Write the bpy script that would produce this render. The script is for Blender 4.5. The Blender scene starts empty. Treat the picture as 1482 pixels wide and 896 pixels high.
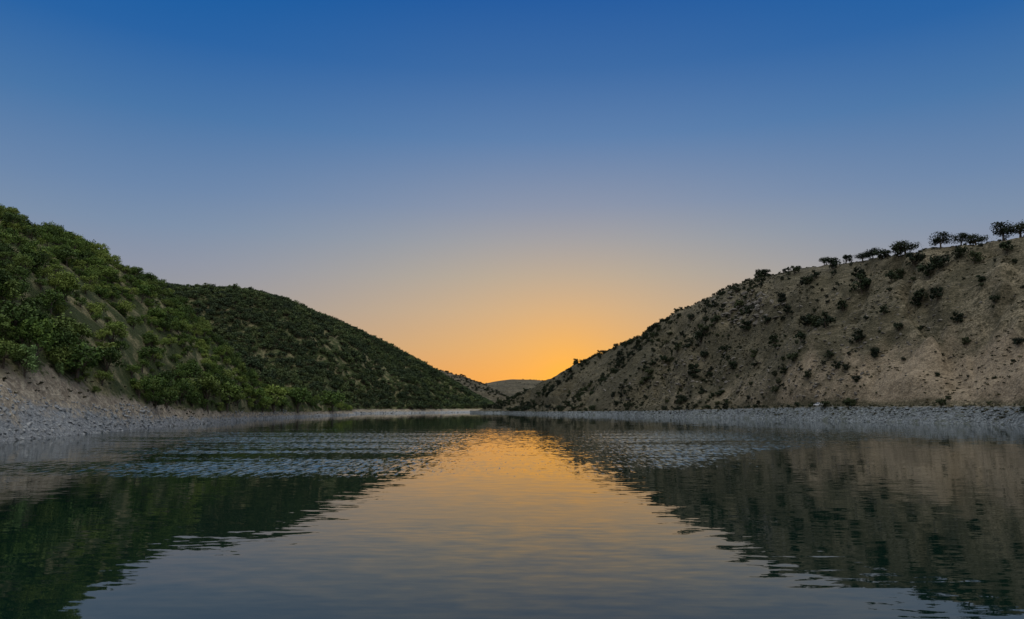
import bpy, math, random
import numpy as np
from mathutils import Vector
random.seed(7); rng=np.random.default_rng(7)
F=1058.0; PITCH=math.atan(142/1058); CAMH=5.0
scene=bpy.context.scene
scene.view_settings.view_transform='Standard'
scene.view_settings.look='None'
scene.view_settings.exposure=0

# ---------------------------------------------------------------- helpers
def ray(u,v):
    u=np.asarray(u,float); v=np.asarray(v,float)
    X=(u-741)/F; yv=(448-v)/F
    Y=math.cos(PITCH)-yv*math.sin(PITCH); Z=math.sin(PITCH)+yv*math.cos(PITCH)
    return np.arctan2(X,Y), Z/np.hypot(X,Y)
def lin(c):
    return tuple(((x/255)/12.92 if x/255<=.04045 else ((x/255+.055)/1.055)**2.4) for x in c)+(1,)
def _h(ix,iy,s):
    n=(ix.astype(np.int64)*374761393+iy.astype(np.int64)*668265263+s*974711)&0xffffffff
    n=((n^(n>>13))*1274126177)&0xffffffff
    n=n^(n>>16)
    return (n&0xffffff)/float(0xffffff)
def vn(x,y,s=0):
    x=np.asarray(x,float);y=np.asarray(y,float)
    ix=np.floor(x);iy=np.floor(y);fx=x-ix;fy=y-iy
    fx=fx*fx*fx*(fx*(fx*6-15)+10);fy=fy*fy*fy*(fy*(fy*6-15)+10)
    a=_h(ix,iy,s);b=_h(ix+1,iy,s);c=_h(ix,iy+1,s);d=_h(ix+1,iy+1,s)
    return (a*(1-fx)+b*fx)*(1-fy)+(c*(1-fx)+d*fx)*fy
def fbm(x,y,s=0,o=4):
    r=0;a=1;t=0
    for i in range(o):
        r=r+a*(vn(x,y,s+i*17)*2-1);t+=a;a*=.5;x=x*2.03+11.3;y=y*2.03+5.7
    return r/t
def sst(a,b,x):
    t=np.clip((x-a)/(b-a),0,1);return t*t*(3-2*t)

class Hill:
    def __init__(s,keys,th=0,namp=4,nwl=60,mode='sin',bench=None,cut=None,hb=None,seed=1,rough=.25,gully=0.):
        k=np.array(keys,float)
        az,te=ray(k[:,0],k[:,1]); _,er=ray(k[:,0],k[:,2])
        az0,_=ray(k[:,0],np.full(len(k),590.)); az=az0
        r0=CAMH/np.maximum(-te,1e-4); r1=k[:,3]
        s.az=np.linspace(az[0],az[-1],1500)
        def it(v):
            a=np.interp(s.az,az,v); ker=np.ones(9)/9.
            return np.convolve(np.pad(a,4,mode='edge'),ker,'valid')
        s.r0=it(r0);s.r1=np.maximum(it(r1),s.r0+20);s.e=it(er)
        s.mode=mode;s.seed=seed;s.namp=namp;s.nwl=nwl;s.rough=rough;s.gully=gully
        s.hbk=hb if hb else [(-3000,4),(4000,4)]
        ku=np.array([q[0] for q in s.hbk],float);kv=np.array([q[1] for q in s.hbk],float)
        s.hb=np.interp(s.az,ray(ku,np.full(len(ku),590.))[0],kv)
        s.bench=bench
        s.cut=np.zeros(1500)
        if cut:
            ku=np.array([q[0] for q in cut],float);kv=np.array([q[1] for q in cut],float)
            s.cut=np.interp(s.az,ray(ku,np.full(len(ku),590.))[0],kv)
        T=np.linspace(.03,1.3,200)[None,:]
        off=(s.boff(s.hb) if bench else np.zeros(1500))[:,None]
        rr=s.r0[:,None]+off+T*(s.r1-s.r0-off[:,0])[:,None]
        base=s.hb[:,None] if bench else 0
        need=(s.e[:,None]*rr+CAMH-th-base)/s.g(T)
        s.H=need.min(1); s.rr=np.take_along_axis(rr,need.argmin(1)[:,None],1)[:,0]
        if bench: s.H=np.maximum(s.H,.0)
    def boff(s,hb): return hb*2.0+9
    def g(s,t):
        if s.mode=='sin':
            a=np.sin(np.pi/2*np.clip(t,0,1))
        else:
            a=sst(.3,1.,t)+.02*np.clip(t,0,1)
        return a-.22*(1-np.cos(np.pi*np.clip(t-1,0,1)))
    def P(s,name,az): return np.interp(az,s.az,getattr(s,name))
    def z(s,az,r):
        az=np.asarray(az,float);r=np.asarray(r,float)
        r0=s.P('r0',az);r1=s.P('r1',az);H=s.P('H',az);hb=s.P('hb',az);cut=s.P('cut',az)
        x=r*np.sin(az);y=r*np.cos(az)
        wob=fbm(x/14,y/14,s.seed+50,3)*min(3.0,s.namp)
        d=r-r0+wob*(1-sst(5,30,r-r0))
        if s.bench:
            off=s.boff(hb);w=hb*2.0
            t=(d-off)/(r1-r0-off)
            zz=np.where(d<0,d*.35,np.minimum(d/w,1)*hb)
            # rough riprap face
            zz=zz+np.where((d>0)&(d<w),fbm(x/2.5,y/2.5,3,3)*.5*np.sin(np.pi*np.clip(d/w,0,1)),0)
            zz=zz+np.where(t>0,H*s.g(np.maximum(t,0)),0)
            dd=d-off
            cw=cut*np.clip(.75+1.1*fbm(x/16,y/16,91,3),.1,1.5)
            zz=zz+np.where(dd>0,cw*sst(0,6,dd)*np.exp(-np.maximum(dd-6,0)/45),0)
            m=np.clip(t*6,0,1)
        else:
            t=d/(r1-r0)
            zz=np.where(t<0,d*.35,H*s.g(np.maximum(t,0)))
            m=np.clip(t*6,0,1)
        m=m*(1-.75*sst(.55,.85,t)*(1-sst(1.1,1.4,t)))
        n=fbm(x/s.nwl,y/s.nwl,s.seed,5)
        rid=1-np.abs(fbm(x/(s.nwl*.8)+9,y/(s.nwl*.8)+3,s.seed+7,4))*2.2
        amp=s.namp*np.clip(H/25,0,1)
        # gullies running down the slope
        gaz=az*r1
        gul=np.abs(fbm(gaz/(s.nwl*.5)+.6*fbm(x/30,y/30,8,3),t*1.5,s.seed+11,3))
        rough=s.rough*fbm(x/4,y/4,s.seed+3,4)
        return zz+m*amp*(n*.9+rid*.45-.2-s.gully*np.exp(-(gul/.13)**2))+np.clip(t*20,0,1)*rough
    def hit(s,u,v):
        az,te=ray(u,v);az=float(az);te=float(te)
        r=np.linspace(float(s.P('r0',az)),float(s.P('r1',az))*1.3,900)
        z=s.z(np.full(900,az),r)
        k=np.nonzero(z>=CAMH+te*r)[0]
        rr=r[k[0]] if len(k) else r[np.argmax((z-CAMH)/r)]
        return az,rr
    def crest(s,u):
        az=float(ray(u,590)[0]);r=np.linspace(float(s.P('r0',az)),float(s.P('r1',az))*1.3,1500)
        z=s.z(np.full(1500,az),r);return az,r[np.argmax((z-CAMH)/r)]
    def pt(s,az,r):
        return np.array([r*math.sin(az),r*math.cos(az),float(s.z(az,r))])
    def mesh(s,name,mat,nc=600,nr=240,ext=1.9,pw=1.5):
        az=np.linspace(s.az[0],s.az[-1],nc)
        q=np.linspace(0,1,nr)**pw
        A=np.repeat(az[:,None],nr,1)
        r0=s.P('r0',az)[:,None];r1=s.P('r1',az)[:,None]
        R=r0-14+(r0*0+r1*1.0+(r1-r0)*(ext-1)-r0+14)*q[None,:]
        Z=s.z(A,R)
        V=np.stack([R*np.sin(A),R*np.cos(A),Z],-1).reshape(-1,3)
        i=np.arange(nc-1)[:,None]*nr+np.arange(nr-1)[None,:]
        Fc=np.stack([i,i+1,i+1+nr,i+nr],-1).reshape(-1,4)
        me=bpy.data.meshes.new(name)
        me.vertices.add(len(V));me.vertices.foreach_set('co',V.ravel())
        me.loops.add(Fc.size);me.loops.foreach_set('vertex_index',Fc[:,::-1].ravel().astype(np.int32))
        me.polygons.add(len(Fc));me.polygons.foreach_set('loop_start',(np.arange(len(Fc))*4).astype(np.int32))
        me.polygons.foreach_set('use_smooth',np.ones(len(Fc),bool))
        me.update(calc_edges=True)
        hb=s.P('hb',A)
        at=me.attributes.new('bank','FLOAT','POINT');at.data.foreach_set('value',(Z/hb).ravel().astype(np.float32))
        d=R-s.P('r0',A);off=s.boff(hb)
        cut=s.P('cut',A)*sst(0,3,d-off)*(1-sst(6,40,d-off+14*fbm(V[:,0].reshape(R.shape)/18,V[:,1].reshape(R.shape)/18,5,3)))/7.
        at=me.attributes.new('cut','FLOAT','POINT');at.data.foreach_set('value',cut.ravel().astype(np.float32))
        me.materials.append(mat)
        ob=bpy.data.objects.new(name,me);scene.collection.objects.link(ob);return ob

# ---------------------------------------------------------------- materials
class N:
    def __init__(s,nt): s.nt=nt;s.n=nt.nodes;s.l=nt.links
    def new(s,t,**k):
        n=s.n.new(t)
        for a,b in k.items(): setattr(n,a,b)
        return n
    def put(s,inp,v):
        if isinstance(v,bpy.types.NodeSocket): s.l.new(v,inp)
        elif isinstance(v,bpy.types.Node): s.l.new(v.outputs[0],inp)
        else: inp.default_value=v
    def math(s,op,a,b=None,c=None,clamp=False):
        n=s.new('ShaderNodeMath',operation=op);n.use_clamp=clamp
        s.put(n.inputs[0],a)
        if b is not None:s.put(n.inputs[1],b)
        if c is not None:s.put(n.inputs[2],c)
        return n.outputs[0]
    def vmath(s,op,a,b=None):
        n=s.new('ShaderNodeVectorMath',operation=op);s.put(n.inputs[0],a)
        if b is not None:s.put(n.inputs[1],b)
        return n.outputs['Value'] if op in('DOT_PRODUCT','LENGTH') else n.outputs[0]
    def mix(s,f,a,b):
        n=s.new('ShaderNodeMix',data_type='RGBA');s.put(n.inputs[0],f);s.put(n.inputs[6],a);s.put(n.inputs[7],b);return n.outputs[2]
    def rng(s,v,a,b,c=0.,d=1.,smooth=True):
        n=s.new('ShaderNodeMapRange');n.interpolation_type='SMOOTHSTEP' if smooth else 'LINEAR'
        s.put(n.inputs[0],v);s.put(n.inputs[1],a);s.put(n.inputs[2],b);s.put(n.inputs[3],c);s.put(n.inputs[4],d);return n.outputs[0]
    def noise(s,vec,scale,detail=4,rough=.5,out='Fac'):
        n=s.new('ShaderNodeTexNoise');s.put(n.inputs['Vector'],vec);n.inputs['Scale'].default_value=scale
        n.inputs['Detail'].default_value=detail;n.inputs['Roughness'].default_value=rough;return n.outputs[out]
    def ramp(s,f,stops):
        n=s.new('ShaderNodeValToRGB');s.put(n.inputs[0],f);cr=n.color_ramp
        while len(cr.elements)<len(stops): cr.elements.new(.5)
        for e,(p,c) in zip(cr.elements,stops): e.position=p;e.color=c
        return n.outputs[0]
def newmat(name):
    m=bpy.data.materials.new(name);m.use_nodes=True;n=N(m.node_tree);b=m.node_tree.nodes['Principled BSDF']
    return m,n,b
def C(r,g,b): return (r,g,b,1)

def mat_wooded():
    m,n,b=newmat('wooded_slope_ground')
    pos=n.new('ShaderNodeNewGeometry').outputs['Position']
    bank=n.new('ShaderNodeAttribute',attribute_name='bank').outputs['Fac']
    n1=n.noise(pos,.12,4);n2=n.noise(pos,.7,4,.65);n3=n.noise(pos,2.6,4,.75)
    gravel=n.mix(n.rng(n3,.32,.66),C(.14,.15,.16),C(.44,.46,.47))
    gravel=n.mix(n.rng(n2,.38,.62,0,.6),gravel,C(.26,.265,.27))
    soil=n.mix(n.rng(n2,.38,.62),C(.25,.205,.155),C(.50,.43,.33))
    soil=n.mix(n.rng(n3,.46,.64,0,.7),soil,C(.16,.14,.105))
    under=n.mix(n.rng(n1,.45,.62),C(.05,.065,.024),C(.25,.22,.12))
    under=n.mix(n.rng(n2,.42,.62,0,.75),under,C(.06,.075,.028))
    bb=n.math('ADD',bank,n.math('MULTIPLY',n.math('SUBTRACT',n2,.5),.9))
    bb=n.math('ADD',bb,n.math('MULTIPLY',n.math('SUBTRACT',n1,.5),.9))
    col=n.mix(n.rng(bb,.30,.62),gravel,soil)
    col=n.mix(n.rng(bb,1.0,1.3),col,under)
    n.put(b.inputs['Base Color'],col);b.inputs['Roughness'].default_value=.95
    b.inputs['Specular IOR Level'].default_value=.15
    bp=n.new('ShaderNodeBump');bp.inputs['Strength'].default_value=1.;bp.inputs['Distance'].default_value=1.1
    n.put(bp.inputs['Height'],n.math('ADD',n2,n.math('MULTIPLY',n3,.5)));n.put(b.inputs['Normal'],bp)
    return m
def mat_dry(far=False):
    m,n,b=newmat('dry_grass_far' if far else 'dry_grass_slope')
    pos=n.new('ShaderNodeNewGeometry').outputs['Position']
    bank=n.new('ShaderNodeAttribute',attribute_name='bank').outputs['Fac']
    cut=n.new('ShaderNodeAttribute',attribute_name='cut').outputs['Fac']
    n0=n.noise(pos,.016,3,.6);n1=n.noise(pos,.07,5,.7);n2=n.noise(pos,.35,4,.75);n3=n.noise(pos,1.3,4,.8)
    ns=n.noise(n.vmath('MULTIPLY',pos,(.22,.22,1.8)),.5,4,.7)
    k=.55 if far else .95
    grass=n.mix(n.rng(n1,.38,.62),C(.165*k,.14*k,.092*k),C(.36*k,.305*k,.205*k))
    grass=n.mix(n.rng(n0,.44,.56,0,.75),grass,C(.10*k,.09*k,.055*k))
    grass=n.mix(n.rng(ns,.46,.68,0,.55),grass,C(.42*k,.365*k,.26*k))
    grass=n.mix(n.rng(n3,.46,.57,0,.75),grass,C(.065*k,.062*k,.038*k))
    grass=n.mix(n.rng(n2,.51,.61,0,.88),grass,C(.07*k,.065*k,.04*k))
    col=grass
    if not far:
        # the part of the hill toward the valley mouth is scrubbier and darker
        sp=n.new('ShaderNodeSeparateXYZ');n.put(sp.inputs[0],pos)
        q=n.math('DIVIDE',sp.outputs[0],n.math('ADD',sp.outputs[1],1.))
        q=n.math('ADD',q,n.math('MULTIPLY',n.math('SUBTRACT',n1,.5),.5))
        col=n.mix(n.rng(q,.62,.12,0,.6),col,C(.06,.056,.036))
        rip=n.mix(n.rng(n3,.36,.64),C(.085,.10,.11),C(.28,.31,.33))
        rip=n.mix(n.rng(n2,.48,.64,0,.7),rip,C(.09,.10,.07))
        soil=n.mix(n.rng(n2,.38,.6),C(.28,.22,.155),C(.46,.37,.265))
        soil=n.mix(n.rng(n3,.48,.66,0,.7),soil,C(.14,.12,.085))
        col=n.mix(n.rng(n.math('ADD',cut,n.math('MULTIPLY',n.math('SUBTRACT',n1,.5),1.2)),.15,.65,0,.85),col,soil)
        bb=n.math('ADD',bank,n.math('MULTIPLY',n.math('SUBTRACT',n2,.5),.4))
        col=n.mix(n.rng(bb,.84,1.04),rip,col)
    n.put(b.inputs['Base Color'],col);b.inputs['Roughness'].default_value=.95
    b.inputs['Specular IOR Level'].default_value=.15
    bp=n.new('ShaderNodeBump');bp.inputs['Strength'].default_value=1.;bp.inputs['Distance'].default_value=2.2
    n.put(bp.inputs['Height'],n.math('ADD',n2,n.math('MULTIPLY',n3,.5)));n.put(b.inputs['Normal'],bp)
    return m
def mat_leaf(name,c1,c2,c3):
    m,n,b=newmat(name)
    obj=n.new('ShaderNodeTexCoord').outputs['Object'];rnd=n.new('ShaderNodeObjectInfo').outputs['Random']
    pos=n.new('ShaderNodeNewGeometry').outputs['Position']
    col=n.mix(n.rng(n.noise(obj,1.1,2,.6),.4,.62),C(*c1),C(*c2))
    col=n.mix(n.rng(rnd,.4,1.,0,.95),col,C(*c3))
    col=n.mix(n.rng(rnd,.35,.0,0,.8),col,C(c1[0]*.55,c1[1]*.5,c1[2]*.7))
    col=n.mix(n.rng(n.noise(pos,.03,2),.42,.6,0,.6),col,C(c1[0]*.6,c1[1]*.6,c1[2]*.8))
    n.put(b.inputs['Base Color'],col);b.inputs['Roughness'].default_value=.75
    b.inputs['Specular IOR Level'].default_value=.15
    return m
def mat_simple(name,a,bc,scale=6,rough=.9,metal=0):
    m,n,b=newmat(name);obj=n.new('ShaderNodeTexCoord').outputs['Object']
    n.put(b.inputs['Base Color'],n.mix(n.rng(n.noise(obj,scale,4,.6),.3,.7),C(*a),C(*bc)))
    b.inputs['Roughness'].default_value=rough;b.inputs['Metallic'].default_value=metal;return m
def mat_rock(name,a,bc):
    m,n,b=newmat(name);obj=n.new('ShaderNodeTexCoord').outputs['Object'];rnd=n.new('ShaderNodeObjectInfo').outputs['Random']
    c=n.mix(n.rng(n.noise(obj,2,2,.6),.3,.7),C(*a),C(*bc));c=n.mix(n.rng(rnd,0,1,.0,.8),c,C(*a))
    n.put(b.inputs['Base Color'],c);b.inputs['Roughness'].default_value=.9;return m
M_wood=mat_wooded();M_dry=mat_dry();M_far=mat_dry(True)
M_leaf=mat_leaf('oak_foliage',(.056,.105,.022),(.135,.21,.04),(.215,.27,.06))
M_leafB=mat_leaf('oak_foliage_far',(.045,.075,.032),(.09,.125,.045),(.125,.155,.058))
M_dark=mat_leaf('juniper_foliage',(.016,.028,.013),(.032,.046,.019),(.048,.06,.026))
M_tuft=mat_leaf('tuft_foliage',(.05,.055,.025),(.10,.09,.045),(.15,.125,.07))
M_pale=mat_leaf('willow_foliage',(.2,.32,.1),(.28,.4,.13),(.24,.36,.12))
M_bark=mat_simple('bark',(.05,.04,.03),(.11,.085,.06),4)
M_rock=mat_rock('rock',(.15,.16,.17),(.42,.43,.43))
M_rockr=mat_rock('rock_grey',(.09,.105,.115),(.28,.30,.32))
M_rockb=mat_rock('rock_brown',(.08,.072,.062),(.22,.2,.17))

# ---------------------------------------------------------------- terrain
A=Hill([(-2500,700,50,300),(-800,668,150,310),(-300,652,240,315),(0,640,307,320),(60,634,330,325),(110,630,352,330),(150,626,375,335),
 (200,621,395,345),(225,619,411,350),(265,616,445,350),(300,613,480,350),(340,610,520,355),(370,607,545,365),(430,604,568,420),(500,601,583,520),(530,600,600,545)],
 th=4.0,namp=7,nwl=55,hb=[(-2500,14),(0,11.5),(100,9),(200,5.5),(300,3.2),(400,2.4),(530,2.2)],seed=3,rough=.5)
B=Hill([(120,601,392,850),(200,601,408,850),(225,601,411,850),(260,601,416,860),(330,601,420,880),(400,600.5,433,900),(470,600,458,900),
 (540,598.5,490,920),(600,598,522,940),(640,597.5,545,950),(680,597,568,960),(720,597,588,980),(738,597,599,1000)],
 th=3.5,namp=17,nwl=130,hb=[(0,3),(700,3)],seed=21,gully=.2)
Cc=Hill([(680,597.5,599,720),(700,598,591,740),(725,598,583,760),(760,599,568,780),(800,600,550,760),(870,601,517,720),(930,602.5,485,680),
 (1000,604,447,640),(1060,605,417,600),(1110,606.5,400,560),(1160,608,391,520),(1200,609,387,500),(1250,610,383,480),(1330,612,374,450),
 (1400,613.5,363,430),(1440,614.5,353,420),(1482,616,346,410),(1700,620,300,400),(2300,640,200,380),(4000,700,100,350)],
 th=0,namp=12,nwl=65,bench=True,hb=[(680,1.8),(720,1.8),(800,2.2),(950,3.4),(1100,5),(1200,5.6),(2000,5.6),(4000,5.6)],
 cut=[(680,0),(900,1),(1100,2),(1200,4),(1482,5.5),(2500,6)],seed=40,rough=.6,gully=.6)
D=Hill([(540,595.3,515,1500),(640,595.3,537,1500),(670,595.3,545,1500),(705,595.3,559,1450),(740,595.3,577,1350),(775,595.3,594,1300)],th=0,namp=14,nwl=160,seed=60,gully=.4)
E=Hill([(300,594.5,560,2600),(690,594.5,558,2600),(715,594.5,552,2600),(740,594.5,549,2600),(770,594.5,549.5,2600),(800,594.5,552,2600),(850,594.5,557,2600),(1200,594.5,560,2600)],
 th=0,namp=22,nwl=300,mode='late',seed=80)
A.mesh('wooded_hill',M_wood,700,300)
B.mesh('wooded_hill',M_wood,400,220)
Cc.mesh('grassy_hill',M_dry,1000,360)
D.mesh('distant_hill',M_far,200,140)
E.mesh('distant_hill',M_far,240,140)

def disc(name,R,z,mat,seg=96,rings=6):
    v=[(0,0,z)];f=[]
    for j in range(1,rings+1):
        rr=R*(j/rings)**2
        for i in range(seg):
            a=2*math.pi*i/seg;v.append((rr*math.cos(a),rr*math.sin(a),z))
    for i in range(seg): f.append((0,1+i,1+(i+1)%seg))
    for j in range(rings-1):
        for i in range(seg):
            a=1+j*seg+i;b=1+j*seg+(i+1)%seg;f.append((a,a+seg,b+seg,b))
    me=bpy.data.meshes.new(name);me.from_pydata(v,[],f);me.materials.append(mat)
    ob=bpy.data.objects.new(name,me);scene.collection.objects.link(ob);return ob
disc('ground',9000,-5,mat_simple('lake_bed',(.08,.08,.06),(.14,.13,.1),.05))

# ---------------------------------------------------------------- water
m,n,b=newmat('lake_water')
pos=n.new('ShaderNodeNewGeometry').outputs['Position']
sep=n.new('ShaderNodeSeparateXYZ');n.put(sep.inputs[0],pos);X=sep.outputs[0];Y=sep.outputs[1]
pst=n.vmath('MULTIPLY',pos,(.35,1.,1.))
warp=n.math('MULTIPLY',n.math('SUBTRACT',n.noise(n.vmath('MULTIPLY',pos,(.35,1,1)),.045,4,.6),.5),36)
Yw=n.math('ADD',Y,warp)
ymin=n.math('ADD',52,n.math('MULTIPLY',n.math('MAXIMUM',n.math('SUBTRACT',X,6),0),1.25))
up=n.rng(n.math('SUBTRACT',Yw,ymin),-5,8)
dn=n.rng(Yw,125,205,1,0)
# lee of the left bank stays smooth
lee=n.rng(n.math('ADD',X,n.math('MULTIPLY',Y,.60)),-4,8)
lee=n.math('MAXIMUM',lee,n.rng(Yw,62,80,1,0))
streak=n.rng(n.noise(n.vmath('MULTIPLY',pos,(.12,1,1)),.11,4,.65),.36,.54,.35,1)
side=n.rng(n.math('ABSOLUTE',n.math('SUBTRACT',X,n.math('MULTIPLY',Y,.02))),4,16,.3,1)
patch=n.math('MULTIPLY',n.math('MULTIPLY',n.math('MULTIPLY',up,dn),n.math('MULTIPLY',streak,side)),lee)
def slope(vec,sc,det,ro):
    c=n.noise(vec,sc,det,ro,'Color');s=n.new('ShaderNodeSeparateColor');n.put(s.inputs[0],c)
    return n.math('SUBTRACT',s.outputs[0],.5),n.math('SUBTRACT',s.outputs[1],.5)
ax,ay=slope(pst,2.2,3,.55)
bx,by=slope(n.vmath('MULTIPLY',pos,(.5,1.,1.)),.35,3,.5)
cx,cy=slope(n.vmath('MULTIPLY',pos,(1.8,.5,1.)),1.1,3,.7)
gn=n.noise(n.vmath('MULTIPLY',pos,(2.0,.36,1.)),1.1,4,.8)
# mask of boosted glint spots, denser where the patch is stronger
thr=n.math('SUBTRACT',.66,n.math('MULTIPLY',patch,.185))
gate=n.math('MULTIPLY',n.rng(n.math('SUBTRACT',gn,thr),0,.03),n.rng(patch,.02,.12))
calm=n.math('MULTIPLY',n.rng(n.noise(pst,.06,3),.35,.65,.5,1.2),n.rng(Y,60,260,1,.3))
ny=n.math('ADD',n.math('MULTIPLY',n.math('MULTIPLY',ay,calm),.07),n.math('MULTIPLY',by,.02))
nx=n.math('ADD',n.math('MULTIPLY',n.math('MULTIPLY',ax,calm),.02),n.math('MULTIPLY',bx,.008))
ny=n.math('ADD',ny,n.math('MULTIPLY',cy,n.math('MULTIPLY',patch,.2)))
# steep wavelet faces
ny=n.math('SUBTRACT',ny,n.math('MULTIPLY',gate,n.math('ADD',.095,n.math('MULTIPLY',cx,.25))))
nx=n.math('ADD',nx,n.math('MULTIPLY',n.math('MULTIPLY',cx,gate),.12))
cb=n.new('ShaderNodeCombineXYZ');n.put(cb.inputs[0],nx);n.put(cb.inputs[1],ny);cb.inputs[2].default_value=1
n.put(b.inputs['Normal'],n.vmath('NORMALIZE',cb))
b.inputs['Base Color'].default_value=(.002,.011,.008,1)
b.inputs['Roughness'].default_value=.015
n.put(b.inputs['IOR'],n.math('ADD',1.33,n.math('MULTIPLY',gate,2.8)))  # glint brightness put into the material: reflectance boosted at masked spots
b.inputs['Specular Tint'].default_value=(.86,.96,.92,1)
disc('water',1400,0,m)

# ---------------------------------------------------------------- vegetation prototypes
def build(name,V,Fs,mi,mats):
    me=bpy.data.meshes.new(name);me.from_pydata(V,[],Fs)
    for q in mats: me.materials.append(q)
    me.polygons.foreach_set('material_index',np.array(mi,np.int32));me.update();return me
def limb(V,Fs,mi,p0,p1,r0,r1,seg=6):
    p0=Vector(p0);p1=Vector(p1);d=(p1-p0).normalized();a=d.orthogonal().normalized();c=d.cross(a);b0=len(V)
    for p,r in((p0,r0),(p1,r1)):
        for i in range(seg):
            t=2*math.pi*i/seg;V.append(tuple(p+a*math.cos(t)*r+c*math.sin(t)*r))
    for i in range(seg): Fs.append((b0+i,b0+(i+1)%seg,b0+seg+(i+1)%seg,b0+seg+i));mi.append(0)
def tree(name,w,h,trunk,nl,per,leaf,mleaf,seed,flat=.7,lobe=.34):
    """w crown width, h total height, trunk clear height"""
    R=np.random.default_rng(seed);V=[];Fs=[];mi=[]
    ch=h-trunk;cz=trunk+ch*.5
    lobes=[]
    for i in range(nl):
        th=R.uniform(0,2*math.pi);rr=math.sqrt(R.uniform(0,1))*.72;hz=R.uniform(-.75,.8)
        rr*=math.sqrt(max(.1,1-(max(hz,0))**2))
        lobes.append((np.array([math.cos(th)*rr*w/2,math.sin(th)*rr*w/2,cz+hz*ch*.4]),w*lobe*R.uniform(.55,1.05)/1.6))
    top=Vector((R.uniform(-.2,.2),R.uniform(-.2,.2),trunk+ch*.35))
    mid=Vector((top.x*.3+R.uniform(-.1,.1),top.y*.3,trunk*.6))
    tr=.035*w
    limb(V,Fs,mi,(0,0,-.5),mid,tr*1.35,tr);limb(V,Fs,mi,mid,top,tr,tr*.6)
    for c,s in lobes[:min(10,nl)]:
        st=mid.lerp(top,R.uniform(.2,.9));e=Vector(c);k=st.lerp(e,.5)+Vector((0,0,-.06*h))
        limb(V,Fs,mi,st,k,tr*.45,tr*.3,5);limb(V,Fs,mi,k,e,tr*.3,tr*.1,5)
    for c,s in lobes:
        n_=int(per*R.uniform(.6,1.2))
        d=R.normal(size=(n_,3));d/=np.linalg.norm(d,axis=1)[:,None]
        rad=s*(R.uniform(.25,1.,n_)**.5)*(1+.3*R.normal(size=n_)*.5)
        P=c+d*rad[:,None]*np.array([1,1,flat])
        nn=d+R.normal(size=(n_,3))*.7+np.array([0,0,.35]);nn/=np.linalg.norm(nn,axis=1)[:,None]
        up=R.normal(size=(n_,3));t1=np.cross(nn,up);t1/=np.linalg.norm(t1,axis=1)[:,None];t2=np.cross(nn,t1)
        sz=leaf*R.uniform(.5,1.3,n_)[:,None]
        q=[P+t1*sz,P+t2*sz*.6,P-t1*sz,P-t2*sz*.6]
        for j in range(n_):
            b0=len(V);V+= [tuple(q[k][j]) for k in range(4)];Fs.append((b0,b0+1,b0+2,b0+3));mi.append(1)
    return build(name,V,Fs,mi,[M_bark,mleaf])
def tuft(name,seed,mat,nf=26):
    R=np.random.default_rng(seed);V=[];Fs=[];mi=[]
    for _ in range(nf):
        a=R.uniform(0,6.28);r=R.uniform(0,.45);p=np.array([math.cos(a)*r,math.sin(a)*r,0]);l=R.uniform(.25,.6)
        t=p+np.array([math.cos(a)*l*.5,math.sin(a)*l*.5,l]);s=np.array([-math.sin(a),math.cos(a),0])*R.uniform(.06,.16)
        b0=len(V);V+=[tuple(p-s*.5),tuple((p+t)/2-s),tuple(t),tuple((p+t)/2+s)];Fs.append((b0,b0+1,b0+2,b0+3));mi.append(0)
    return build(name,V,Fs,mi,[mat])
def rock(name,seed,mat):
    import bmesh
    bm=bmesh.new();bmesh.ops.create_icosphere(bm,subdivisions=2,radius=.5)
    R=random.Random(seed)
    pl=[(Vector((R.gauss(0,1),R.gauss(0,1),R.gauss(0,1))).normalized(),R.uniform(.26,.42)) for _ in range(9)]
    for v in bm.verts:
        for nn,d in pl:
            k=v.co.dot(nn)
            if k>d: v.co-=nn*(k-d)
        v.co.z*=.7
    me=bpy.data.meshes.new(name);bm.to_mesh(me);bm.free();me.materials.append(mat);return me
def coll(name,meshes):
    c=bpy.data.collections.new(name)
    for i,mm in enumerate(meshes):
        o=bpy.data.objects.new('%s_%02d'%(name,i),mm);c.objects.link(o)
    return c
oaks=[tree('oak_a',6,5.2,.8,18,66,.22,M_leaf,1),tree('oak_b',6.6,4.6,.5,19,64,.22,M_leaf,2),tree('oak_c',5.4,5.8,.9,17,70,.21,M_leaf,3),
      tree('oak_d',5.8,4.0,.3,16,66,.21,M_leaf,4),tree('oak_e',7,5.4,.8,21,64,.24,M_leaf,5)]
oakf=[tree('oakf_a',6,5.2,.4,12,22,.45,M_leafB,1),tree('oakf_b',6.6,4.6,.3,12,22,.45,M_leafB,2),tree('oakf_c',5.4,5.8,.4,11,24,.43,M_leafB,3)]
shr=[tree('shrub_a',3,2.4,.1,13,48,.18,M_dark,11,.8),tree('shrub_b',2.6,2.7,.1,12,48,.18,M_dark,12,.85),tree('shrub_c',3.4,2.2,.0,14,48,.19,M_dark,13,.8)]
tfs=[tuft('tuft_a',1,M_tuft),tuft('tuft_b',2,M_tuft),tuft('tuft_c',3,M_dark)]
rocks=[rock('rock_%d'%i,i,M_rock) for i in range(5)]
rockr=[rock('rockr_%d'%i,i+10,M_rockr) for i in range(5)]
rockb=[rock('rockb_%d'%i,i+20,M_rockb) for i in range(5)]

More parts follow.
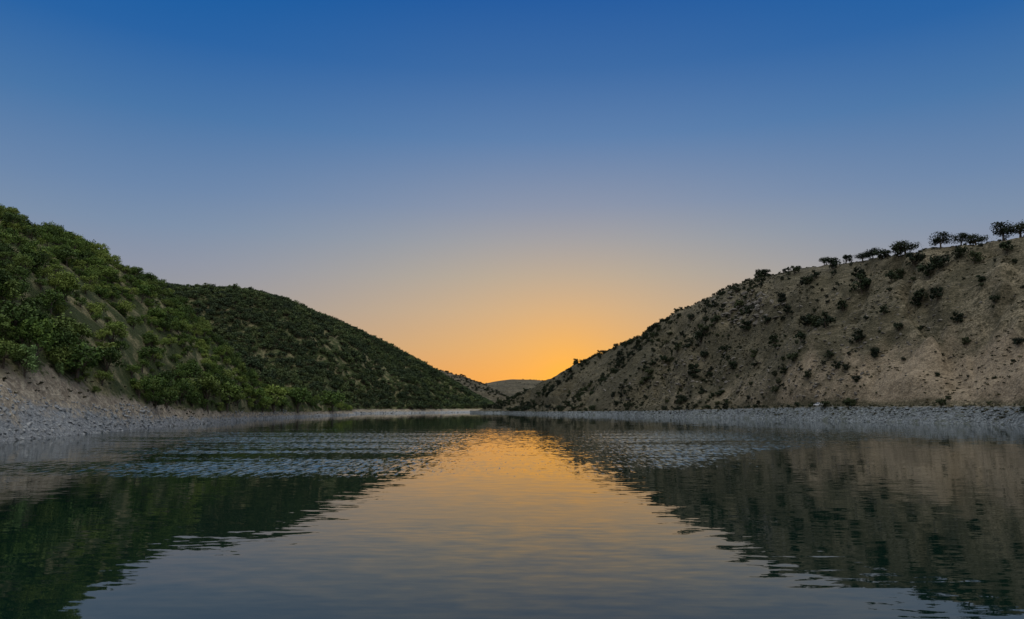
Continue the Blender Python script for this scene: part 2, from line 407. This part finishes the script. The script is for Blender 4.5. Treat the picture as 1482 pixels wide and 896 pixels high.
def scatter(name,col,P,S,tilt=0.):
    P=np.array(P,float);nP=len(P)
    me=bpy.data.meshes.new(name);me.vertices.add(nP);me.vertices.foreach_set('co',P.ravel())
    a=me.attributes.new('sc','FLOAT_VECTOR','POINT');a.data.foreach_set('vector',np.array(S,float).ravel())
    rot=np.stack([rng.normal(0,1,nP)*tilt,rng.normal(0,1,nP)*tilt,rng.uniform(0,6.283,nP)],-1)
    a=me.attributes.new('ro','FLOAT_VECTOR','POINT');a.data.foreach_set('vector',rot.ravel())
    a=me.attributes.new('ix','INT','POINT');a.data.foreach_set('value',rng.integers(0,len(col.objects),nP).astype(np.int32))
    ob=bpy.data.objects.new(name,me);scene.collection.objects.link(ob)
    ng=bpy.data.node_groups.new(name,'GeometryNodeTree')
    ng.interface.new_socket('Geometry',in_out='INPUT',socket_type='NodeSocketGeometry')
    ng.interface.new_socket('Geometry',in_out='OUTPUT',socket_type='NodeSocketGeometry')
    gi=ng.nodes.new('NodeGroupInput');go=ng.nodes.new('NodeGroupOutput')
    ip=ng.nodes.new('GeometryNodeInstanceOnPoints');ci=ng.nodes.new('GeometryNodeCollectionInfo')
    ci.inputs['Collection'].default_value=col;ci.inputs['Separate Children'].default_value=True;ci.inputs['Reset Children'].default_value=True
    def na(t,nm):
        q=ng.nodes.new('GeometryNodeInputNamedAttribute');q.data_type=t;q.inputs['Name'].default_value=nm;return q.outputs['Attribute']
    L=ng.links.new
    L(gi.outputs[0],ip.inputs['Points']);L(ci.outputs[0],ip.inputs['Instance']);ip.inputs['Pick Instance'].default_value=True
    L(na('INT','ix'),ip.inputs['Instance Index']);L(na('FLOAT_VECTOR','sc'),ip.inputs['Scale'])
    e=ng.nodes.new('FunctionNodeEulerToRotation');L(na('FLOAT_VECTOR','ro'),e.inputs[0]);L(e.outputs[0],ip.inputs['Rotation'])
    L(ip.outputs[0],go.inputs[0])
    md=ob.modifiers.new('scatter','NODES');md.node_group=ng;return ob
def samp(h,nn,amin,amax,tmin,tmax):
    az=rng.uniform(amin,amax,nn);r0=h.P('r0',az);r1=h.P('r1',az)
    lo=r0+tmin*(r1-r0);hi=r0+tmax*(r1-r0)
    r=np.sqrt(rng.uniform(0,1,nn)*(hi**2-lo**2)+lo**2)
    keep=rng.uniform(0,1,nn)<((hi**2-lo**2)/np.max(hi**2-lo**2))
    az=az[keep];r=r[keep];return az,r,h.z(az,r)
cO=coll('oak_kinds',oaks);cF=coll('far_oak_kinds',oakf);cS=coll('shrub_kinds',shr);cT=coll('tuft_kinds',tfs);cR=coll('rock_kinds',rocks);cB=coll('outcrop_rock_kinds',rockb);cG=coll('riprap_rock_kinds',rockr)
# left woods
P=[];S=[]
az,r,z=samp(A,13500,A.az[0],A.az[-1],0,1.3)
x=r*np.sin(az);y=r*np.cos(az);hb=A.P('hb',az)
dens=(.16+.84*sst(-.38,-.05,fbm(x/18,y/18,99,4)+.05))*sst(1.0,1.25,z/hb+.3*fbm(x/9,y/9,5,2))
k=rng.uniform(0,1,len(az))<dens*.85
near=1.3-.45*sst(.0,.5,(r-A.P('r0',az))/(A.P('r1',az)-A.P('r0',az)))
for i in np.nonzero(k)[0]:
    s=near[i]*rng.choice([.33,.55,.8,1.1],p=[.34,.3,.24,.12])*rng.uniform(.85,1.15);P.append((x[i],y[i],z[i]-.1));S.append((s,s,s*rng.uniform(.8,1.25)))
scatter('oak_woodland',cO,P,S,.06)
P=[];S=[]
az,r,z=samp(B,15000,B.az[0],B.az[-1],0,1.2)
x=r*np.sin(az);y=r*np.cos(az)
k=rng.uniform(0,1,len(az))<(.2+.8*sst(-.5,-.1,fbm(x/40,y/40,199,4)+.1))*sst(2,5,z)
for i in np.nonzero(k)[0]:
    s=rng.uniform(.5,1.4);P.append((x[i],y[i],z[i]-.2));S.append((s,s,s*rng.uniform(.8,1.15)))
scatter('oak_woodland',cF,P,S,.06)
# weeds on the left bank
P=[];S=[]
nn=260;aa0,aa1=ray([-500,520],[590,590])[0];azq=rng.uniform(aa0,aa1,nn);rq=A.P('r0',azq)+A.P('hb',azq)*rng.uniform(1.3,2.6,nn);zq=A.z(azq,rq)
for i in range(nn):
    if zq[i]>1.: 
        s=rng.uniform(.4,1.2);P.append((rq[i]*math.sin(azq[i]),rq[i]*math.cos(azq[i]),zq[i]-.05));S.append((s,s,s*.8))
# shrubs on the right hill
Pt,St=P,S
P=[];S=[]
big=[(1247,424,30),(1195,476,27),(1180,474,20),(1335,438,19),(1357,435,19),(1345,402,23),(1385,469,16),(1015,498,22),(1020,485,19),(1241,405,18),(1205,389,19),
(1180,404,15),(1290,407,17),(1303,402,14),(1130,440,17),(1170,472,18),(1160,494,17),(1245,494,17),(1360,390,22),(1325,386,24),(1391,374,18),(1410,380,17),(1457,366,18),
(1005,545,20),(1080,480,17),(1072,447,16),(1085,455,15),(1170,412,14),(1100,402,14),(1065,425,12),(1035,470,14),(1325,446,14),(1240,497,14),(1090,520,14),(1200,520,14),(1135,545,14),(1210,535,13),(980,510,13),(1050,510,12),(940,545,12),(1300,372,18),(1275,376,16),(1225,380,15),(1150,396,13),
(1110,470,15),(1120,500,16),(1060,535,15),(1150,525,15),(1170,550,14),(1280,455,13),(1300,480,13),(1265,520,13),(1000,465,12),(960,525,13),(1020,520,14),(1220,450,15),(1140,455,14),(1420,410,13),(1440,440,12),(1400,500,11)]
for u,v,w in big:
    a,rr=Cc.hit(u,v);p=Cc.pt(a,rr);s=w/F*rr/2.7;P.append(p-np.array([0,0,.1]));S.append((s,s,s*1.1))
a0,a1=ray([700,1900],[590,590])[0]
az,r,z=samp(Cc,16000,a0,a1,.04,1.0)
x=r*np.sin(az);y=r*np.cos(az);u=741+F*np.tan(az)
t=(r-Cc.P('r0',az))/(Cc.P('r1',az)-Cc.P('r0',az))
dens=sst(-.1,.4,fbm(x/38,y/38,77,4)+.15)*(.28+.7*sst(1320,950,u)-.1*sst(.6,.9,t))
dens=np.where(u>1280,dens*.5,dens)
k=rng.uniform(0,1,len(az))<dens*.8
for i in np.nonzero(k)[0]:
    s=rng.choice([.3,.5,.8,1.25],p=[.34,.34,.23,.09])*rng.uniform(.8,1.2)*(1+.35*sst(1150,850,u[i]));P.append((x[i],y[i],z[i]-.08));S.append((s,s,s*rng.uniform(.8,1.15)))
scatter('juniper_shrubs',cS,P,S,.08)
P=Pt;S=St
az,r,z=samp(Cc,24000,a0,a1,.02,1.04);x=r*np.sin(az);y=r*np.cos(az)
for i in np.nonzero(rng.uniform(0,1,len(az))<sst(-.3,.3,fbm(x/25,y/25,177,4)+.0))[0]:
    s=rng.uniform(.4,1.5);P.append((x[i],y[i],z[i]-.05));S.append((s,s,s*.8))
# green fringe along the road bench and riprap
nn=500;azq=rng.uniform(a0,a1,nn);hbq=Cc.P('hb',azq);rq=Cc.P('r0',azq)+hbq*2*rng.uniform(.4,.98,nn);zq=Cc.z(azq,rq)
for i in range(nn):
    if zq[i]>.6:
        s=rng.uniform(.5,1.4);P.append((rq[i]*math.sin(azq[i]),rq[i]*math.cos(azq[i]),zq[i]-.05));S.append((s,s,s*.6))
scatter('grass_tufts',cT,P,S,.1)
# distant shrubs
P=[];S=[]
for h,nn in((D,1800),(E,2500)):
    az,r,z=samp(h,nn,h.az[0],h.az[-1],.05,1.1);x=r*np.sin(az);y=r*np.cos(az)
    for i in np.nonzero((fbm(x/90,y/90,7,3)>-.05))[0]:
        s=rng.uniform(.8,1.9);P.append((x[i],y[i],z[i]-.1));S.append((s,s,s*.7))
scatter('distant_shrubs',cS,P,S)
# shore stones
def stones(h,nn,col,name,tlo,thi,smax,umin,umax):
    a0,a1=ray([umin,umax],[590,590])[0]
    az=rng.uniform(a0,a1,nn);d=rng.uniform(tlo,thi,nn)*h.P('hb',az);r=h.P('r0',az)+d
    z=h.z(az,r);k=z>-.3
    s=smax*rng.uniform(.12,1,nn)**3+.1
    P=np.stack([r*np.sin(az),r*np.cos(az),z-.05],-1)[k];S=np.stack([s*rng.uniform(.8,1.5,nn),s,s*rng.uniform(.6,1,nn)],-1)[k]
    scatter(name,col,P,S,.4)
stones(A,5500,cR,'shore_rocks',-.3,1.3,1.0,-500,540)
stones(Cc,5000,cG,'riprap_rocks',-.1,1.85,1.0,680,1900)
stones(B,1200,cR,'shore_rocks',-.2,1.2,1.6,380,735)
P=[];S=[]
for u,v,su,sv,nn,sm in [(1080,445,26,12,200,4.6),(1100,560,60,14,150,2.4),(1000,540,45,18,160,3.),(1230,500,60,25,120,2.),(1290,455,50,20,90,2.),(1140,520,60,25,160,2.4),(900,560,50,12,120,2.6),(1350,480,90,50,90,1.5)]:
    for _ in range(nn):
        a,rr=Cc.hit(rng.normal(u,su),min(rng.normal(v,sv),578));p=Cc.pt(a,rr);s=sm*rng.uniform(.2,1)**1.6;P.append(p-np.array([0,0,.1*s]));S.append((s*1.4,s,s*rng.uniform(.5,1)))
scatter('outcrop_rocks',cB,P,S,.3)

# individual ridge trees
rt=[tree('oak_tree_mesh',9,6.6,1.5,22,90,.26,M_dark,31,.6,.38),tree('oak_tree_mesh2',10,6.2,1.6,24,90,.27,M_dark,32,.55,.38),tree('oak_tree_mesh3',8,6.6,1.3,20,90,.26,M_dark,33,.7,.38)]
def place(name,me,p,s,rz,sz=1):
    o=bpy.data.objects.new(name,me);scene.collection.objects.link(o);o.location=p;o.scale=(s,s,s*sz);o.rotation_euler=(0,0,rz);return o
for i,(u,w) in enumerate([(1117,15),(1262,24),(1278,22),(1299,16),(1327,36),(1380,30),(1411,26),(1433,30),(1474,34),(1205,18),(1500,36),(1540,36)]):
    a,rr=Cc.crest(u);p=Cc.pt(a,rr-1);me=rt[i%3];wid=[9,10,8][i%3]
    s=w/F*rr/wid;place('oak_tree',me,(p[0],p[1],p[2]-.3),s,random.uniform(0,6),.9)
# individual bank trees, left
wl=tree('willow_tree_mesh',3.4,5.0,.4,16,90,.16,M_pale,41,1.3,.3)
for u,v,s in((36,548,1.3),(85,545,.6)):
    a,rr=A.hit(u,v);p=A.pt(a,rr);place('willow_tree',wl,(p[0],p[1],p[2]-.1),s,1.,1.05)
for i,(u,v,w) in enumerate([(110,552,66),(70,500,60),(300,594,54),(240,590,36),(328,592,46),(430,594,44),(480,594,40),(155,548,48),(200,574,38),(395,594,44),(270,560,44),(20,480,52),(370,594,36)]):
    a,rr=A.hit(u,v);p=A.pt(a,rr);me=oaks[i%5];s=w/F*rr/6.;place('oak_tree',me,(p[0],p[1],p[2]-.15),s,i*1.3)

# ---------------------------------------------------------------- road
us=np.linspace(740,2200,400);az=ray(us,np.full(400,590.))[0]
V=[];Fs=[]
for a in az:
    hb=float(Cc.P('hb',a));r0=float(Cc.P('r0',a))
    rr=r0+2*hb+5
    for dd in(-2.6,-.2,2.2):
        zz=max(float(Cc.z(a,rr+dd)),hb-.4)+.06;V.append(((rr+dd)*math.sin(a),(rr+dd)*math.cos(a),zz))
for i in range(399):
    for j in range(2): q=i*3+j;Fs.append((q,q+3,q+4,q+1))
me=bpy.data.meshes.new('gravel_road');me.from_pydata(V,[],Fs);me.materials.append(mat_simple('road_gravel',(.32,.28,.23),(.45,.4,.34),.8))
ob=bpy.data.objects.new('gravel_road',me);scene.collection.objects.link(ob)

# ---------------------------------------------------------------- car
M_paint=mat_simple('white_paint',(.78,.79,.8),(.82,.82,.82),2,.3);M_glass=mat_simple('car_glass',(.02,.025,.03),(.03,.035,.04),2,.08)
M_tyre=mat_simple('tyre',(.02,.02,.02),(.03,.03,.03),5,.8);M_hub=mat_simple('wheel_hub',(.4,.4,.42),(.5,.5,.52),5,.35,.8);M_lamp=mat_simple('lamp_glass',(.7,.72,.75),(.85,.85,.85),5,.1);M_tail=mat_simple('tail_lamp',(.4,.02,.02),(.5,.03,.03),5,.2)
import bmesh
def obj(name,me,par):
    o=bpy.data.objects.new(name,me);scene.collection.objects.link(o);o.parent=par;return o
def prof(name,pts,w0,w1,mat,bev=.06):
    bm=bmesh.new();zs=[p[1] for p in pts];lo=min(zs);hi=max(zs)
    def wd(z): return w0+(w1-w0)*(z-lo)/(hi-lo)
    L=[bm.verts.new((p[0],wd(p[1])/2,p[1])) for p in pts];Rr=[bm.verts.new((p[0],-wd(p[1])/2,p[1])) for p in pts]
    bm.faces.new(L[::-1]);bm.faces.new(Rr);k=len(pts)
    for i in range(k): bm.faces.new((L[i],L[(i+1)%k],Rr[(i+1)%k],Rr[i]))
    bmesh.ops.recalc_face_normals(bm,faces=bm.faces)
    if bev: bmesh.ops.bevel(bm,geom=list(bm.edges),offset=bev,segments=2,affect='EDGES')
    me=bpy.data.meshes.new(name);bm.to_mesh(me);bm.free();me.materials.append(mat);return me
car=bpy.data.objects.new('parked_car',None);scene.collection.objects.link(car)
obj('body',prof('body',[(-2.15,.35),(-2.2,.75),(-2.05,.98),(-1.2,1.0),(.85,.98),(1.8,.85),(2.15,.65),(2.15,.33)],1.74,1.66,M_paint),car)
obj('cabin',prof('cabin',[(-1.75,.97),(-1.25,1.4),(-.9,1.46),(.1,1.46),(.35,1.4),(1.05,.97)],1.6,1.22,M_paint,.05),car)
def quadm(name,vs,mat):
    me=bpy.data.meshes.new(name);me.from_pydata(vs,[],[tuple(range(len(vs)))]);me.materials.append(mat);return me
for sgn,nm in((1,'left'),(-1,'right')):
    for k,(xa,xb,xc,xd) in enumerate([(-1.45,-.45,-.45,-1.12),(-.35,.78,.28,-.35)]):
        y0=.815;y1=.665
        obj('side_window_%s_%d'%(nm,k),quadm('sw',[(xa,sgn*y0,1.02),(xb,sgn*y0,1.02),(xc,sgn*y1,1.37),(xd,sgn*y1,1.37)],M_glass),car)
obj('windscreen',quadm('ws',[(1.04,-.68,1.03),(1.04,.68,1.03),(.43,.56,1.4),(.43,-.56,1.4)],M_glass),car)
obj('rear_window',quadm('rw',[(-1.75,-.68,1.03),(-1.75,.68,1.03),(-1.3,.56,1.39),(-1.3,-.56,1.39)],M_glass),car)
for i,(xx,yy) in enumerate([(-1.35,.8),(-1.35,-.8),(1.35,.8),(1.35,-.8)]):
    for nm,rad,dep,mt in(('wheel',.33,.22,M_tyre),('hub',.19,.25,M_hub)):
        bm=bmesh.new();bmesh.ops.create_cone(bm,cap_ends=True,segments=24,radius1=rad,radius2=rad,depth=dep)
        if nm=='wheel': bmesh.ops.bevel(bm,geom=[e for e in bm.edges if abs(e.verts[0].co.z-e.verts[1].co.z)<.01],offset=.04,segments=2,affect='EDGES')
        me=bpy.data.meshes.new(nm);bm.to_mesh(me);bm.free();me.materials.append(mt)
        o=obj('%s_%d'%(nm,i),me,car);o.location=(xx,yy,.33);o.rotation_euler=(math.pi/2,0,0)
for s in(1,-1):
    obj('headlamp_%d'%(s+2),prof('hl',[(2.0,.6),(2.17,.6),(2.14,.74),(2.0,.76)],.3,.3,M_lamp,.02),car).location=(0,s*.6,0)
    obj('tail_lamp_%d'%(s+2),prof('tl',[(-2.2,.7),(-2.1,.7),(-2.08,.86),(-2.19,.84)],.28,.28,M_tail,.02),car).location=(0,s*.62,0)
a=float(ray(1185,590)[0]);hb=float(Cc.P('hb',a));rr=float(Cc.P('r0',a))+2*hb+4.8
pa=Cc.pt(a,rr);a2=a-.006;rr2=float(Cc.P('r0',a2))+2*hb+4.8
car.location=(pa[0],pa[1],max(pa[2],hb-.4)+.07)
car.rotation_euler=(0,0,math.atan2(rr2*math.cos(a2)-pa[1],rr2*math.sin(a2)-pa[0]))

# ---------------------------------------------------------------- sky, sun
SAZ=math.radians(4.3);SEL=math.radians(1.4)
w=bpy.data.worlds.new('sky');scene.world=w;w.use_nodes=True;n=N(w.node_tree)
bg=w.node_tree.nodes['Background']
gen=n.new('ShaderNodeTexCoord').outputs['Generated'];d=n.vmath('NORMALIZE',gen)
sp=n.new('ShaderNodeSeparateXYZ');n.put(sp.inputs[0],d);zz=n.math('MAXIMUM',sp.outputs[2],0.)
hz=n.vmath('NORMALIZE',n.vmath('MULTIPLY',d,(1,1,0)))
dh=n.vmath('DOT_PRODUCT',hz,(math.sin(SAZ),math.cos(SAZ),0))
ang=n.math('ARCCOSINE',n.math('MINIMUM',n.math('MAXIMUM',dh,-1),1))
ce=[(0,(240,155,72)),(.044,(235,167,92)),(.082,(219,173,118)),(.13,(200,174,142)),(.177,(178,170,157)),(.223,(156,161,168)),(.269,(132,149,175)),(.355,(90,129,176)),(.435,(57,108,168)),(.509,(33,93,163)),(.62,(60,110,170))]
si=[(0,(185,152,126)),(.08,(170,156,145)),(.13,(155,154,158)),(.177,(142,150,168)),(.223,(124,145,173)),(.269,(107,136,174)),(.355,(72,119,171)),(.435,(38,100,167)),(.509,(5,90,163)),(.62,(60,110,170))]
c=n.mix(n.rng(ang,math.radians(3),math.radians(34),1,0),n.ramp(zz,[(p,lin(q)) for p,q in si]),n.ramp(zz,[(p,lin(q)) for p,q in ce]))
EL=math.radians(2.0)
sund=(math.sin(SAZ)*math.cos(EL),math.cos(SAZ)*math.cos(EL),math.sin(EL))
sa=n.math('ARCCOSINE',n.math('MINIMUM',n.vmath('DOT_PRODUCT',d,sund),1))
gl=n.math('EXPONENT',n.math('MULTIPLY',sa,-1/math.radians(3.8)))
c=n.mix(n.math('MULTIPLY',gl,.95),c,(1.05,.48,.05,1))
# added fill light out of view: brightened overhead, pale glow behind the viewer
c=n.mix(n.rng(dh,.4,-.6),c,(.42,.435,.45,1))
c=n.mix(n.rng(zz,.56,.9),c,(1.72,1.71,1.66,1))
sky=n.new('ShaderNodeTexSky',sky_type='NISHITA');sky.sun_disc=False;sky.sun_elevation=SEL;sky.sun_rotation=SAZ
sk=n.vmath('MULTIPLY',sky.outputs[0],(.1,.1,.1))
c=n.mix(.05,c,sk)
n.put(bg.inputs['Color'],c);bg.inputs['Strength'].default_value=1.0
sl=bpy.data.lights.new('sun','SUN');sl.energy=1.0;sl.angle=math.radians(.5);sl.color=(1,.62,.32)
so=bpy.data.objects.new('sun',sl);scene.collection.objects.link(so)
so.rotation_euler=Vector((-math.sin(SAZ)*math.cos(SEL),-math.cos(SAZ)*math.cos(SEL),-math.sin(SEL))).to_track_quat('-Z','Y').to_euler()

# ---------------------------------------------------------------- camera
cd=bpy.data.cameras.new('camera');cam=bpy.data.objects.new('camera',cd);scene.collection.objects.link(cam)
cd.sensor_width=36;cd.lens=36*F/1482;cd.clip_end=20000;cd.clip_start=.1
cam.location=(0,0,CAMH);cam.rotation_euler=(math.pi/2+PITCH,0,0);scene.camera=cam
